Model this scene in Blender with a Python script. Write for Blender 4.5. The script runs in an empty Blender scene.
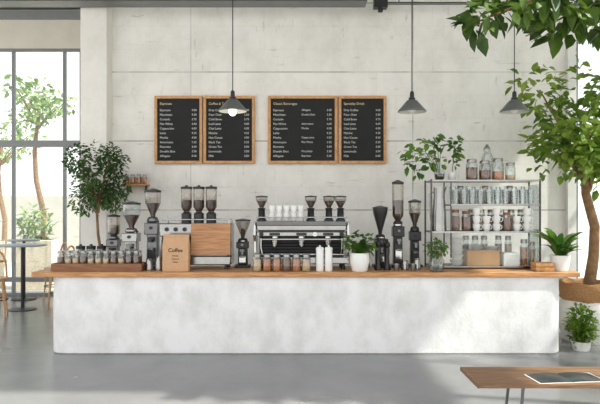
import bpy, math, random
from mathutils import Vector, Matrix
R=random.Random(11)
SC=bpy.context.scene; COL=SC.collection
rad=math.radians

# ---------------------------------------------------------------- materials
def newmat(name):
    m=bpy.data.materials.new(name); m.use_nodes=True
    nt=m.node_tree; b=nt.nodes.get('Principled BSDF'); return m,nt,b
def lin(c):
    return tuple(((x/255)/12.92 if x/255<=0.04045 else ((x/255+0.055)/1.055)**2.4) for x in c)
def mat(name,rgb,rough=0.5,metal=0.0,var=0.12,scale=8,bump=0.0,trans=0.0,emit=0):
    m,nt,b=newmat(name); c=lin(rgb)
    tc=nt.nodes.new('ShaderNodeTexCoord'); n=nt.nodes.new('ShaderNodeTexNoise'); n.inputs['Scale'].default_value=scale
    n.inputs['Detail'].default_value=4
    nt.links.new(tc.outputs['Object'],n.inputs['Vector'])
    r=nt.nodes.new('ShaderNodeValToRGB'); r.color_ramp.elements[0].position=0.3; r.color_ramp.elements[1].position=0.7
    r.color_ramp.elements[0].color=(*[x*(1-var) for x in c],1); r.color_ramp.elements[1].color=(*[min(1,x*(1+var)) for x in c],1)
    nt.links.new(n.outputs['Fac'],r.inputs['Fac']); nt.links.new(r.outputs['Color'],b.inputs['Base Color'])
    b.inputs['Roughness'].default_value=rough; b.inputs['Metallic'].default_value=metal
    if bump:
        bp=nt.nodes.new('ShaderNodeBump'); bp.inputs['Strength'].default_value=bump; bp.inputs['Distance'].default_value=0.01
        nt.links.new(n.outputs['Fac'],bp.inputs['Height']); nt.links.new(bp.outputs['Normal'],b.inputs['Normal'])
    if emit:
        b.inputs['Emission Color'].default_value=(*c,1); b.inputs['Emission Strength'].default_value=emit
    return m
def leafmat(name,rgb,rgb2,scale=3,tl=0.35):
    m,nt,b=newmat(name)
    tc=nt.nodes.new('ShaderNodeTexCoord'); n=nt.nodes.new('ShaderNodeTexNoise'); n.inputs['Scale'].default_value=scale; n.inputs['Detail'].default_value=6
    nt.links.new(tc.outputs['Object'],n.inputs['Vector'])
    r=nt.nodes.new('ShaderNodeValToRGB'); r.color_ramp.elements[0].position=0.38; r.color_ramp.elements[1].position=0.62
    r.color_ramp.elements[0].color=(*lin(rgb),1); r.color_ramp.elements[1].color=(*lin(rgb2),1)
    nt.links.new(n.outputs['Fac'],r.inputs['Fac']); nt.links.new(r.outputs['Color'],b.inputs['Base Color'])
    b.inputs['Roughness'].default_value=0.45
    t=nt.nodes.new('ShaderNodeBsdfTranslucent'); nt.links.new(r.outputs['Color'],t.inputs['Color'])
    mx=nt.nodes.new('ShaderNodeMixShader'); mx.inputs[0].default_value=tl
    nt.links.new(b.outputs[0],mx.inputs[1]); nt.links.new(t.outputs[0],mx.inputs[2])
    nt.links.new(mx.outputs[0],nt.nodes['Material Output'].inputs['Surface'])
    return m
def wood(name,rgb,rgb2,stretch=(1.2,14,14),rough=0.45):
    m,nt,b=newmat(name)
    tc=nt.nodes.new('ShaderNodeTexCoord'); mp=nt.nodes.new('ShaderNodeMapping'); mp.inputs['Scale'].default_value=stretch
    n=nt.nodes.new('ShaderNodeTexNoise'); n.inputs['Scale'].default_value=3; n.inputs['Detail'].default_value=8; n.inputs['Distortion'].default_value=0.8
    nt.links.new(tc.outputs['Object'],mp.inputs['Vector']); nt.links.new(mp.outputs['Vector'],n.inputs['Vector'])
    r=nt.nodes.new('ShaderNodeValToRGB'); r.color_ramp.elements[0].position=0.32; r.color_ramp.elements[1].position=0.68
    r.color_ramp.elements[0].color=(*lin(rgb),1); r.color_ramp.elements[1].color=(*lin(rgb2),1)
    nt.links.new(n.outputs['Fac'],r.inputs['Fac']); nt.links.new(r.outputs['Color'],b.inputs['Base Color'])
    b.inputs['Roughness'].default_value=rough
    return m
def glass(name,tint=(0.96,0.98,0.98),refl=0.10,edge=0.5):
    m=bpy.data.materials.new(name); m.use_nodes=True; nt=m.node_tree; nt.nodes.remove(nt.nodes['Principled BSDF'])
    t=nt.nodes.new('ShaderNodeBsdfTransparent'); t.inputs[0].default_value=(*tint,1)
    g=nt.nodes.new('ShaderNodeBsdfGlossy'); g.inputs['Roughness'].default_value=0.05
    lw=nt.nodes.new('ShaderNodeLayerWeight'); lw.inputs['Blend'].default_value=0.35
    mr=nt.nodes.new('ShaderNodeMapRange'); mr.inputs['To Min'].default_value=refl; mr.inputs['To Max'].default_value=edge
    nt.links.new(lw.outputs['Facing'],mr.inputs['Value'])
    mx=nt.nodes.new('ShaderNodeMixShader'); nt.links.new(mr.outputs[0],mx.inputs[0]); nt.links.new(t.outputs[0],mx.inputs[1]); nt.links.new(g.outputs[0],mx.inputs[2])
    nt.links.new(mx.outputs[0],nt.nodes['Material Output'].inputs['Surface'])
    return m
def wallmat(name,rgb,joint=(190,187,180),bw=3.7,rh=1.15,ox=2.27,oz=0.44,stain=0.5,lines=True,scr=0.6,sc=1.6):
    m,nt,b=newmat(name); L=nt.links; c=lin(rgb)
    tc=nt.nodes.new('ShaderNodeTexCoord')
    def mix(a,bb,fac=1,kind='MULTIPLY'):
        mx=nt.nodes.new('ShaderNodeMix'); mx.data_type='RGBA'; mx.blend_type=kind; mx.inputs['Factor'].default_value=fac
        if isinstance(a,tuple): mx.inputs['A'].default_value=a
        else: L.new(a,mx.inputs['A'])
        L.new(bb,mx.inputs['B']); return mx.outputs['Result']
    def noise(scale,detail,rough,ms):
        mp=nt.nodes.new('ShaderNodeMapping'); mp.inputs['Scale'].default_value=ms; L.new(tc.outputs['Object'],mp.inputs['Vector'])
        n=nt.nodes.new('ShaderNodeTexNoise'); n.inputs['Scale'].default_value=scale; n.inputs['Detail'].default_value=detail; n.inputs['Roughness'].default_value=rough
        L.new(mp.outputs[0],n.inputs['Vector']); return n.outputs['Fac']
    def ramp(f,p0,p1,c0,c1=(1,1,1)):
        r=nt.nodes.new('ShaderNodeValToRGB'); r.color_ramp.elements[0].position=p0; r.color_ramp.elements[1].position=p1
        r.color_ramp.elements[0].color=(*c0,1); r.color_ramp.elements[1].color=(*c1,1); L.new(f,r.inputs['Fac']); return r.outputs['Color']
    n=noise(sc,10,0.68,(1.3,1,0.9))
    g=1-0.2*stain
    col=mix((*c,1),ramp(n,0.36,0.58,(g,g,g*0.985)))
    if lines:
        mp=nt.nodes.new('ShaderNodeMapping'); mp.inputs['Location'].default_value=(ox,0,oz); L.new(tc.outputs['Object'],mp.inputs['Vector'])
        sp=nt.nodes.new('ShaderNodeSeparateXYZ'); cb=nt.nodes.new('ShaderNodeCombineXYZ'); L.new(mp.outputs[0],sp.inputs[0]); L.new(sp.outputs['X'],cb.inputs['X']); L.new(sp.outputs['Z'],cb.inputs['Y'])
        br=nt.nodes.new('ShaderNodeTexBrick'); br.inputs['Scale'].default_value=1; br.inputs['Brick Width'].default_value=bw; br.inputs['Row Height'].default_value=rh
        br.inputs['Mortar Size'].default_value=0.010; br.inputs['Mortar Smooth'].default_value=0.4; br.offset=0.0
        br.inputs['Color1'].default_value=(1,1,1,1); br.inputs['Color2'].default_value=(0.975,0.975,0.972,1); k=[a/bb for a,bb in zip(lin(joint),c)]
        br.inputs['Mortar'].default_value=(*k,1); L.new(cb.outputs[0],br.inputs['Vector'])
        br2=nt.nodes.new('ShaderNodeTexBrick'); br2.inputs['Scale'].default_value=1; br2.inputs['Brick Width'].default_value=0.62; br2.inputs['Row Height'].default_value=0.383
        br2.inputs['Mortar Size'].default_value=0.012; br2.inputs['Mortar Smooth'].default_value=1.0
        br2.inputs['Color1'].default_value=(1,1,1,1); br2.inputs['Color2'].default_value=(0.98,0.978,0.975,1); br2.inputs['Mortar'].default_value=(0.93,0.927,0.92,1); L.new(cb.outputs[0],br2.inputs['Vector'])
        joints=ramp(noise(1.1,3,0.5,(1,1,1)),0.44,0.56,(0,0,0))
        col=mix(col,br2.outputs['Color'],0.75)
        mx=nt.nodes.new('ShaderNodeMix'); mx.data_type='RGBA'; mx.blend_type='MULTIPLY'; L.new(col,mx.inputs['A']); L.new(br.outputs['Color'],mx.inputs['B'])
        mm=nt.nodes.new('ShaderNodeMapRange'); mm.inputs['To Min'].default_value=0.35; mm.inputs['To Max'].default_value=1.0; L.new(joints,mm.inputs['Value']); L.new(mm.outputs[0],mx.inputs['Factor'])
        col=mx.outputs['Result']
    if scr:
        col=mix(col,ramp(noise(5,9,0.7,(0.5,1,3.0)),0.33,0.39,(0.74,0.72,0.70)),scr)
        col=mix(col,ramp(noise(4,9,0.7,(3.0,1,0.6)),0.33,0.38,(0.78,0.76,0.74)),scr)
    L.new(col,b.inputs['Base Color']); b.inputs['Roughness'].default_value=0.75
    bp=nt.nodes.new('ShaderNodeBump'); bp.inputs['Strength'].default_value=0.7; bp.inputs['Distance'].default_value=0.025
    L.new(n,bp.inputs['Height']); L.new(bp.outputs['Normal'],b.inputs['Normal'])
    return m

M_wall=wallmat('painted_concrete',(245,243,237),joint=(166,163,156),stain=0.6,scr=0.85)
M_wallp=wallmat('plain_plaster',(240,237,230),lines=False,scr=0.3)
M_beige=mat('beige_plaster',(222,217,204),0.8,var=0.05,scale=2)
M_counter=wallmat('whitewashed_plaster',(241,240,239),lines=False,stain=0.9,scr=0.15,sc=2.2)
M_ceil=mat('ceiling_concrete',(130,128,123),0.85,var=0.1,scale=2)
def floormat():
    m,nt,b=newmat('polished_concrete'); L=nt.links
    tc=nt.nodes.new('ShaderNodeTexCoord'); n=nt.nodes.new('ShaderNodeTexNoise'); n.inputs['Scale'].default_value=0.9; n.inputs['Detail'].default_value=6; n.inputs['Roughness'].default_value=0.55
    L.new(tc.outputs['Object'],n.inputs['Vector'])
    r=nt.nodes.new('ShaderNodeValToRGB'); r.color_ramp.elements[0].position=0.25; r.color_ramp.elements[1].position=0.75
    r.color_ramp.elements[0].color=(*lin((108,110,110)),1); r.color_ramp.elements[1].color=(*lin((138,139,138)),1)
    L.new(n.outputs['Fac'],r.inputs['Fac']); L.new(r.outputs['Color'],b.inputs['Base Color'])
    r2=nt.nodes.new('ShaderNodeMapRange'); r2.inputs['To Min'].default_value=0.18; r2.inputs['To Max'].default_value=0.32; L.new(n.outputs['Fac'],r2.inputs['Value']); L.new(r2.outputs[0],b.inputs['Roughness'])
    return m
M_floor=floormat()
M_ground=mat('terrace_paving',(200,200,195),0.8,var=0.08,scale=2)
M_frame=mat('grey_aluminium',(136,139,139),0.5,0.1,var=0.05)
M_whiteframe=mat('white_frame',(224,223,218),0.5,var=0.04)
M_win=glass('window_glass',(0.93,0.95,0.95),0.03,0.25)
M_glass=glass('clear_glass',(0.86,0.89,0.89),0.12,0.5)
M_hop=glass('smoky_glass',(0.72,0.69,0.65),0.13,0.5)
M_top=wood('counter_oak',(170,116,70),(212,160,106))
M_bench=wood('bench_walnut_oak',(106,76,52),(150,114,82))
M_bframe=wood('frame_oak',(190,136,84),(218,168,114),(6,6,6))
M_panel=wood('panel_oak',(160,108,70),(198,148,102))
M_walnut=wood('walnut',(112,72,46),(150,104,70))
M_chairw=wood('chair_wood',(180,132,86),(212,166,118))
M_black=mat('black_plastic',(30,29,29),0.35,var=0.2)
M_board=mat('chalkboard',(38,39,39),0.85,var=0.15,scale=4)
M_chalk=mat('chalk_white',(228,228,222),0.9,var=0.03)
M_chalky=mat('chalk_cream',(236,214,170),0.9,var=0.03)
M_chrome=mat('brushed_steel',(158,158,156),0.2,1.0,var=0.08)
M_bright=mat('polished_chrome',(190,189,186),0.15,1.0,var=0.05)
M_steel=mat('satin_steel',(116,117,117),0.3,1.0,var=0.08)
M_shelfm=mat('gunmetal_steel',(86,86,86),0.32,0.9,var=0.08)
M_dark=mat('dark_metal',(56,56,57),0.4,0.6,var=0.1)
M_shade=mat('grey_enamel',(112,116,113),0.45,0.3,var=0.08)
M_shadein=mat('white_enamel',(215,215,208),0.5,var=0.02)
M_bulb=mat('bulb_glow',(255,244,220),0.4,var=0.01,emit=4)
M_bulboff=mat('bulb_frosted',(240,238,228),0.3,var=0.01)
M_white=mat('white_ceramic',(240,240,236),0.25,var=0.02)
M_bean=mat('coffee_beans',(84,50,32),0.6,var=0.4,scale=60,bump=0.8)
M_kraft=mat('kraft_paper',(200,160,122),0.8,var=0.06,scale=20)
M_ink=mat('ink_brown',(70,50,38),0.8,var=0.05)
M_orange=mat('orange_contents',(196,120,62),0.7,var=0.3,scale=40,bump=0.6)
M_cream=mat('cream_contents',(216,184,140),0.7,var=0.2,scale=40,bump=0.5)
M_brownc=mat('brown_contents',(118,72,44),0.7,var=0.3,scale=40,bump=0.6)
M_soil=mat('soil',(60,44,34),0.95,var=0.3,scale=30)
M_concpot=mat('white_planter',(226,224,218),0.7,var=0.05)
M_bark=mat('bark',(138,106,74),0.85,var=0.3,scale=14,bump=0.6)
M_basket=wood('woven_basket',(140,98,60),(190,146,98),(20,20,40),0.8)
M_wrap=mat('burlap_wrap',(220,206,182),0.9,var=0.12,scale=25,bump=0.8)
M_leafd=leafmat('leaf_dark',(40,70,34),(88,122,62))
M_leafm=leafmat('leaf_mid',(62,104,38),(126,162,72))
M_leafh=leafmat('leaf_high',(54,82,30),(100,128,50),tl=0.35)
M_leafy=leafmat('leaf_bright',(84,120,38),(158,182,78),tl=0.42)
M_leafout=leafmat('leaf_outdoor',(96,134,64),(160,184,110),tl=0.3)
M_paper=mat('magazine_paper',(52,58,58),0.4,var=0.7,scale=9)
M_pages=mat('page_edges',(235,233,225),0.8,var=0.03)
M_box=mat('cardboard',(200,154,100),0.8,var=0.06)
M_tin=mat('tin_lid',(160,158,152),0.3,0.9,var=0.06)
M_tabletop=mat('blue_grey_laminate',(150,162,170),0.35,var=0.04)

# ---------------------------------------------------------------- geometry builder
class G:
    def __init__(s): s.v=[];s.f=[];s.m=[]
    def add(s,vs,fs,mi=0):
        o=len(s.v); s.v+= [tuple(v) for v in vs]; s.f+=[tuple(i+o for i in f) for f in fs]; s.m+=[mi]*len(fs); return s
    def box(s,c,d,mi=0,rot=None,taper=1.0):
        x,y,z=[k/2 for k in d]; t=taper
        vs=[(-x,-y,-z),(x,-y,-z),(x,y,-z),(-x,y,-z),(-x*t,-y*t,z),(x*t,-y*t,z),(x*t,y*t,z),(-x*t,y*t,z)]
        if rot: 
            mm=Matrix.Rotation(rot[2],3,'Z')@Matrix.Rotation(rot[1],3,'Y')@Matrix.Rotation(rot[0],3,'X'); vs=[mm@Vector(v) for v in vs]
        vs=[(v[0]+c[0],v[1]+c[1],v[2]+c[2]) for v in vs]
        return s.add(vs,[(0,3,2,1),(4,5,6,7),(0,1,5,4),(1,2,6,5),(2,3,7,6),(3,0,4,7)],mi)
    def lathe(s,prof,c=(0,0,0),n=24,mi=0,ax='Z',sx=1,sy=1):
        vs=[];rings=[]
        for (r,z) in prof:
            if r<1e-6: rings.append([len(vs)]); vs.append((0,0,z))
            else:
                rings.append(list(range(len(vs),len(vs)+n)))
                for i in range(n):
                    a=2*math.pi*i/n; vs.append((r*math.cos(a)*sx,r*math.sin(a)*sy,z))
        fs=[]
        for a,b in zip(rings[:-1],rings[1:]):
            if len(a)==1 and len(b)==1: continue
            for i in range(n):
                j=(i+1)%n
                if len(a)==1: fs.append((a[0],b[j],b[i]))
                elif len(b)==1: fs.append((a[i],a[j],b[0]))
                else: fs.append((a[i],a[j],b[j],b[i]))
        if ax=='Y': vs=[(x,-z,y) for x,y,z in vs]
        if ax=='X': vs=[(z,x,y) for x,y,z in vs]
        vs=[(v[0]+c[0],v[1]+c[1],v[2]+c[2]) for v in vs]
        return s.add(vs,fs,mi)
    def cyl(s,c,r,h,mi=0,n=20,ax='Z'): return s.lathe([(0,0),(r,0),(r,h),(0,h)],c,n,mi,ax)
    def ell(s,c,r,mi=0,n=16,k=8):
        prof=[(math.sin(math.pi*i/k),-math.cos(math.pi*i/k)) for i in range(k+1)]; prof[0]=(0,-1);prof[-1]=(0,1)
        g=G(); g.lathe(prof,n=n); vs=[(v[0]*r[0]+c[0],v[1]*r[1]+c[1],v[2]*r[2]+c[2]) for v in g.v]
        return s.add(vs,g.f,mi)
    def tube(s,pts,r,n=8,mi=0):
        pts=[Vector(p) for p in pts]; k=len(pts); rs=r if isinstance(r,(list,tuple)) else [r]*k
        vs=[];fs=[]; up=None
        for i,p in enumerate(pts):
            t=(pts[min(i+1,k-1)]-pts[max(i-1,0)]).normalized()
            if up is None: up=Vector((0,0,1)) if abs(t.z)<0.9 else Vector((1,0,0))
            u=(up-t*up.dot(t))
            if u.length<1e-4: u=t.orthogonal()
            u.normalize(); w=t.cross(u); up=u
            for j in range(n):
                a=2*math.pi*j/n; vs.append(p+(u*math.cos(a)+w*math.sin(a))*rs[i])
        for i in range(k-1):
            for j in range(n):
                j2=(j+1)%n; fs.append((i*n+j,i*n+j2,(i+1)*n+j2,(i+1)*n+j))
        fs.append(tuple(reversed(range(n)))); fs.append(tuple(range((k-1)*n,k*n)))
        return s.add(vs,fs,mi)
    def leaf(s,p,d,L,W,mi=0,droop=0.15,roll=None):
        p=Vector(p); d=Vector(d).normalized(); sd=d.cross(Vector((0,0,1)))
        if sd.length<1e-3: sd=Vector((1,0,0))
        sd.normalize()
        if roll is None: roll=R.uniform(-0.9,0.9)
        sd=Matrix.Rotation(roll,3,d)@sd; nn=sd.cross(d).normalized()
        sp=[p+d*L*t-Vector((0,0,1))*L*droop*t*t for t in (0,.35,.7,1)]
        w=[0,.5*W,.40*W,0]; f=nn*W*0.12
        r1,r2=sp[1]+sd*w[1]+f,sp[2]+sd*w[2]+f; l1,l2=sp[1]-sd*w[1]+f,sp[2]-sd*w[2]+f
        return s.add([sp[0],sp[1],sp[2],sp[3],r1,r2,l1,l2],[(0,4,1),(1,4,5,2),(2,5,3),(0,1,6),(1,2,7,6),(2,3,7)],mi)
    def strap(s,p,az,L,W,rise,mi=0,n=7,droop=1.0):
        p=Vector(p); h=Vector((math.cos(az),math.sin(az),0)); sd=Vector((-math.sin(az),math.cos(az),0))
        vs=[];fs=[]
        for i in range(n+1):
            t=i/n; c=p+h*L*0.75*t**1.2+Vector((0,0,1))*(rise*L*(1.5*t-0.85*droop*t*t))
            w=W*(math.sin(math.pi*min(1,0.08+0.92*t))**0.75 if t<1 else 0)*0.5
            vs+=[c-sd*w+Vector((0,0,w*.3)),c,c+sd*w+Vector((0,0,w*.3))]
        for i in range(n):
            a=i*3; fs+=[(a,a+1,a+4,a+3),(a+1,a+2,a+5,a+4)]
        return s.add(vs,fs,mi)
    def cluster(s,c,r,nl,L,W,mi=0,droop=0.15,hang=0.0):
        for _ in range(nl):
            while True:
                q=Vector((R.uniform(-1,1),R.uniform(-1,1),R.uniform(-1,1)))
                if 0.15<q.length<1: break
            p=Vector(c)+Vector((q.x*r[0],q.y*r[1],q.z*r[2]))
            d=q.normalized()*0.6+Vector((R.uniform(-1,1),R.uniform(-1,1),R.uniform(-.8,.6)-hang)); k=R.uniform(.7,1.15)
            s.leaf(p,d,L*k,W*k,mi,droop)
        return s
    def obj(s,name,mats,parent=None,loc=(0,0,0),bevel=0,rz=0,sharp=38,label=None):
        me=bpy.data.meshes.new(name); me.from_pydata(s.v,[],s.f); 
        for m in (mats if isinstance(mats,(list,tuple)) else [mats]): me.materials.append(m)
        me.polygons.foreach_set('material_index',s.m); me.polygons.foreach_set('use_smooth',[True]*len(s.f))
        me.update(); me.set_sharp_from_angle(angle=rad(sharp))
        o=bpy.data.objects.new(name,me); COL.objects.link(o); o.location=loc; o.rotation_euler=(0,0,rz)
        if parent: o.parent=parent
        if bevel:
            b=o.modifiers.new('bevel','BEVEL'); b.width=bevel; b.segments=2; b.limit_method='ANGLE'; b.angle_limit=rad(40)
        if label: o['label']=label
        return o
def tag(o,label,cat,group=None):
    o['label']=label; o['category']=cat
    if group: o['group']=group
    return o
def root(name,loc,label,cat,group=None,rz=0):
    o=bpy.data.objects.new(name,None); o.empty_display_size=0.1; COL.objects.link(o); o.location=loc; o.rotation_euler=(0,0,rz)
    return tag(o,label,cat,group)
def dup(src,loc,rz=None,scale=None):
    def rec(o,par):
        n=o.copy(); COL.objects.link(n)
        if par: n.parent=par
        for ch in list(o.children): rec(ch,n)
        return n
    n=rec(src,None); n.location=loc
    if rz is not None: n.rotation_euler=(0,0,rz)
    if scale: n.scale=scale
    return n
def structure(o): o['kind']='structure'; return o
def sbox(name,x0,x1,y0,y1,z0,z1,m,bevel=0):
    g=G(); cx,cy=(x0+x1)/2,(y0+y1)/2
    g.box((0,0,(z1-z0)/2),(x1-x0,y1-y0,z1-z0)); return structure(g.obj(name,m,loc=(cx,cy,z0),bevel=bevel))
def textmesh(txt,size,m,name,parent,loc,align='LEFT',off=0.0):
    c=bpy.data.curves.new('t','FONT'); c.body=txt; c.size=size; c.align_x=align; c.align_y='TOP'; c.extrude=0.001; c.resolution_u=2
    c.offset=off
    t=bpy.data.objects.new('t',c); COL.objects.link(t); bpy.context.view_layer.update()
    me=bpy.data.meshes.new_from_object(t.evaluated_get(bpy.context.evaluated_depsgraph_get())); bpy.data.objects.remove(t)
    me.materials.clear(); me.materials.append(m)
    o=bpy.data.objects.new(name,me); COL.objects.link(o); o.parent=parent; o.location=loc; o.rotation_euler=(rad(90),0,0)
    return o

# ---------------------------------------------------------------- room
sbox('floor',-9,6.2,-1,13.1,-0.12,0,M_floor)
sbox('ceiling',-9,6.2,4.5,13.2,6.2,6.35,M_ceil)
sbox('wall_back',-3.6,4.5,10.0,10.25,0,6.2,M_wall)
sbox('trim_1',-3.56,-3.13,9.72,10.0,0,6.2,M_wallp,0.01)
sbox('trim_2',4.42,4.56,9.9,10.0,0,6.2,M_whiteframe)
sbox('wall_return',-3.6,-3.4,10.25,13.0,0,6.2,M_wallp)
sbox('wall_left',-4.72,-3.4,13.0,13.1,0,6.2,M_beige)
sbox('wall_above_windows',-9,-4.72,13.0,13.1,5.36,6.2,M_beige)
sbox('trim_3',-9,-3.6,12.85,13.0,5.98,6.14,M_frame)
sbox('baseboard_back',-3.1,4.4,9.97,10.0,0,0.12,M_whiteframe)
def window(name,pname,x0,x1,z0,z1,y,vs,hs,m,fr=0.06,th=0.08):
    g=G()
    g.box(((x0+x1)/2,y,z0+fr/2),(x1-x0,th,fr)); g.box(((x0+x1)/2,y,z1-fr/2),(x1-x0,th,fr))
    for x in [x0+fr/2,x1-fr/2]+vs: g.box((x,y,(z0+z1)/2),(fr,th,z1-z0-2*fr+0.001))
    for (z,h) in hs: g.box(((x0+x1)/2,y,z),(x1-x0-2*fr,th*0.98,h))
    structure(g.obj(name,m,bevel=0.004))
    p=G(); p.box(((x0+x1)/2,y,(z0+z1)/2),(x1-x0-fr,0.008,z1-z0-fr)); structure(p.obj(pname,M_win))
window('window_1','window_2',-9,-4.72,0.0,5.36,13.04,[-7.33,-6.22,-5.11],[(3.3,0.14),(0.35,0.1)],M_frame)
window('window_3','window_4',4.56,5.6,0.0,5.5,10.0,[],[(3.2,0.08)],M_frame)
sbox('wall_above_glazing',4.56,5.7,9.95,10.05,5.5,6.2,M_wallp)
g=G()
for y in [2.0,4.0,6.0,8.0,9.9]: g.box((5.66,y,2.75),(0.1,0.08,5.5))
for z in [0.05,3.2,5.45]: g.box((5.66,5.95,z),(0.08,7.98,0.09))
structure(g.obj('window_5',M_whiteframe,bevel=0.004))
g=G(); g.box((5.66,5.95,2.75),(0.008,7.8,5.3)); structure(g.obj('window_6',M_win))
sbox('wall_right',5.6,5.75,1.9,10.05,5.5,6.2,M_wallp)

r=root('cable_tray',(-2.9,9.5,5.12),'grey steel cable tray hung below the ceiling along the wall','cable tray')
g=G(); g.box((0,0,0.01),(7.9,0.3,0.02)); g.box((0,-0.15,0.05),(7.9,0.015,0.1)); g.box((0,0.15,0.05),(7.9,0.015,0.1)); g.obj('tray',M_steel,r)
for x in (-3.5,-1.7,0,1.7,3.5):
    g=G(); g.cyl((x,-0.15,0.08),0.01,1.0,n=8); g.obj('hanger_rod',M_steel,r)
r=root('conduit_pipe',(2.5,9.7,5.2),'thin grey metal conduit with junction box high on the wall','pipe')
g=G(); g.tube([(-1.1,0,0),(1.9,0,0)],0.025); g.obj('pipe',M_steel,r)
g=G(); g.box((-1.2,0,0.0),(0.22,0.16,0.16)); g.cyl((-1.2,0,-0.14),0.04,0.07); g.obj('junction_box',M_dark,r,bevel=0.01)
for x in (-0.9,1.5):
    g=G(); g.cyl((x,0,0.0),0.01,1.0,n=8); g.obj('hanger_rod',M_steel,r)

# ---------------------------------------------------------------- exterior
g=G(); g.box((0,0,-0.1),(80,60,0.2)); structure(g.obj('ground',M_ground,loc=(0,25,-0.14)))
sbox('wall_garden',-18,-3.7,23,23.3,-0.14,2.4,mat('garden_wall',(196,192,182),0.8,var=0.05,scale=2))
def tree(name,loc,trunk,branches,clusters,L,W,mleaf,label,cat='tree',mbark=M_bark,droop=0.15,hang=0,group=None):
    r=root(name,loc,label,cat,group)
    g=G(); g.tube(trunk[0],trunk[1],n=10)
    for b in branches: g.tube(b[0],b[1],n=6)
    g.obj('trunk',mbark,r)
    g=G()
    for (c,rr,n) in clusters: g.cluster(c,rr,n,L,W,0,droop,hang)
    g.obj('foliage',mleaf,r)
    return r
def autotree(name,loc,crown,rc,n,L,W,ml,label,tr=0.06,zb=0.0,nb=7,lean=(0,0),wig=0.03):
    cx,cy=lean
    top=(cx,cy,crown-0.1*rc[2])
    h=crown-zb
    tk=([(0,0,zb),(cx*.2+wig,cy*.3,zb+h*.2),(cx*.3+wig*1.2,cy*.3,zb+h*.38),(cx*.5-wig*.6,cy*.6,zb+h*.58),(cx*.7-wig,cy*.6,zb+h*.75),top],[tr,tr*.88,tr*.8,tr*.72,tr*.62,tr*.45])
    br=[];cl=[]
    for i in range(nb):
        a=2*math.pi*i/nb+R.uniform(-.3,.3); e=R.uniform(-.8,.9); k=R.uniform(.5,.75)
        c=Vector((cx+math.cos(a)*rc[0]*k,cy+math.sin(a)*rc[1]*k,crown+e*rc[2]*.65))
        st=Vector((cx*.8,cy*.8,crown-rc[2]*R.uniform(.4,.8)))
        br.append(([st,(st+c)/2+Vector((0,0,.05)),c],[tr*.4,tr*.28,tr*.12]))
        cl.append((c,(rc[0]*.42,rc[1]*.42,rc[2]*.32),n//nb))
    cl.append(((cx,cy,crown+rc[2]*.3),(rc[0]*.5,rc[1]*.5,rc[2]*.6),n//nb))
    return tree(name,loc,tk,br,cl,L,W,ml,label)
autotree('garden_tree',(-7.4,17,-0.14),4.9,(.95,1.0,.95),420,0.2,0.11,M_leafout,'sunlit green tree outside the window',0.10,wig=.12)
autotree('garden_tree',(-10.2,20.5,-0.14),4.4,(1.2,1.1,1.1),320,0.22,0.11,M_leafout,'pale green tree in the garden beyond the glass',0.10,wig=.1)
autotree('garden_tree',(8.4,14,-0.14),4.0,(1.4,1.2,1.7),600,0.2,0.1,M_leafout,'sunlit tree outside behind the white window frame',0.1)
autotree('garden_tree',(9.0,5.6,-0.14),6.4,(1.6,1.6,1.4),210,0.3,0.16,M_leafout,'tall airy tree added out of view to dapple the incoming sun',0.10)  # unseen tree added beyond the side glazing; sparse crown breaks up sun on counter
def planter(x,y,w,h,ml,mb,label,plant_h):
    r=root('garden_planter',(x,y,-0.14),label,'planter')
    g=G(); g.box((0,0,h/2),(w,0.45,h),taper=1.03); g.obj('planter_box',mb,r,bevel=0.02)
    g=G(); g.box((0,0,h+0.005),(w*.92,0.38,0.01)); g.obj('soil',M_soil,r)
    g=G(); g.cluster((0,0,h+plant_h/2),(w*.42,.25,plant_h*.6),200,0.2,0.07)
    for i in range(16): g.strap((R.uniform(-w*.3,w*.3),0,h),R.uniform(0,6.28),plant_h,0.05,0.9)
    g.obj('foliage',ml,r)
planter(-6.7,15.2,1.0,1.25,M_leafout,M_wrap,'pale terrace planter box with bushy green shrub',0.8)
planter(-8.3,15.4,1.2,1.2,M_leafm,M_wrap,'beige terrace planter with leafy green shrub',0.9)
planter(-5.5,16.4,0.8,1.0,M_leafout,M_walnut,'small wooden terrace planter with pale shrub',0.6)

# ---------------------------------------------------------------- counter
CT=1.06
r=root('service_counter',(0.08,8.15,0),'long whitewashed plaster café counter with oak worktop','counter')
def rrect(x0,x1,y0,y1,rd,n=8):
    pts=[]
    for (cx,cy,a0) in ((x1-rd,y1-rd,0),(x0+rd,y1-rd,90),(x0+rd,y0+rd,180),(x1-rd,y0+rd,270)):
        for i in range(n+1):
            a=rad(a0+90*i/n); pts.append((cx+rd*math.cos(a),cy+rd*math.sin(a)))
    return pts
def prism(g,pts,z0,z1,mi=0):
    n=len(pts); g.add([(x,y,z0) for x,y in pts]+[(x,y,z1) for x,y in pts],[tuple(reversed(range(n))),tuple(range(n,2*n))]+[(i,(i+1)%n,n+(i+1)%n,n+i) for i in range(n)],mi); return g
prism(G(),rrect(-3.33,3.33,-0.40,0.40,0.2),0,1.0).obj('counter_body',M_counter,r,bevel=0.015)
prism(G(),rrect(-3.54,3.53,-0.45,0.45,0.03),1.0,CT).obj('worktop',M_top,r,bevel=0.006,label='honey oak worktop with a squared edge')

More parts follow.
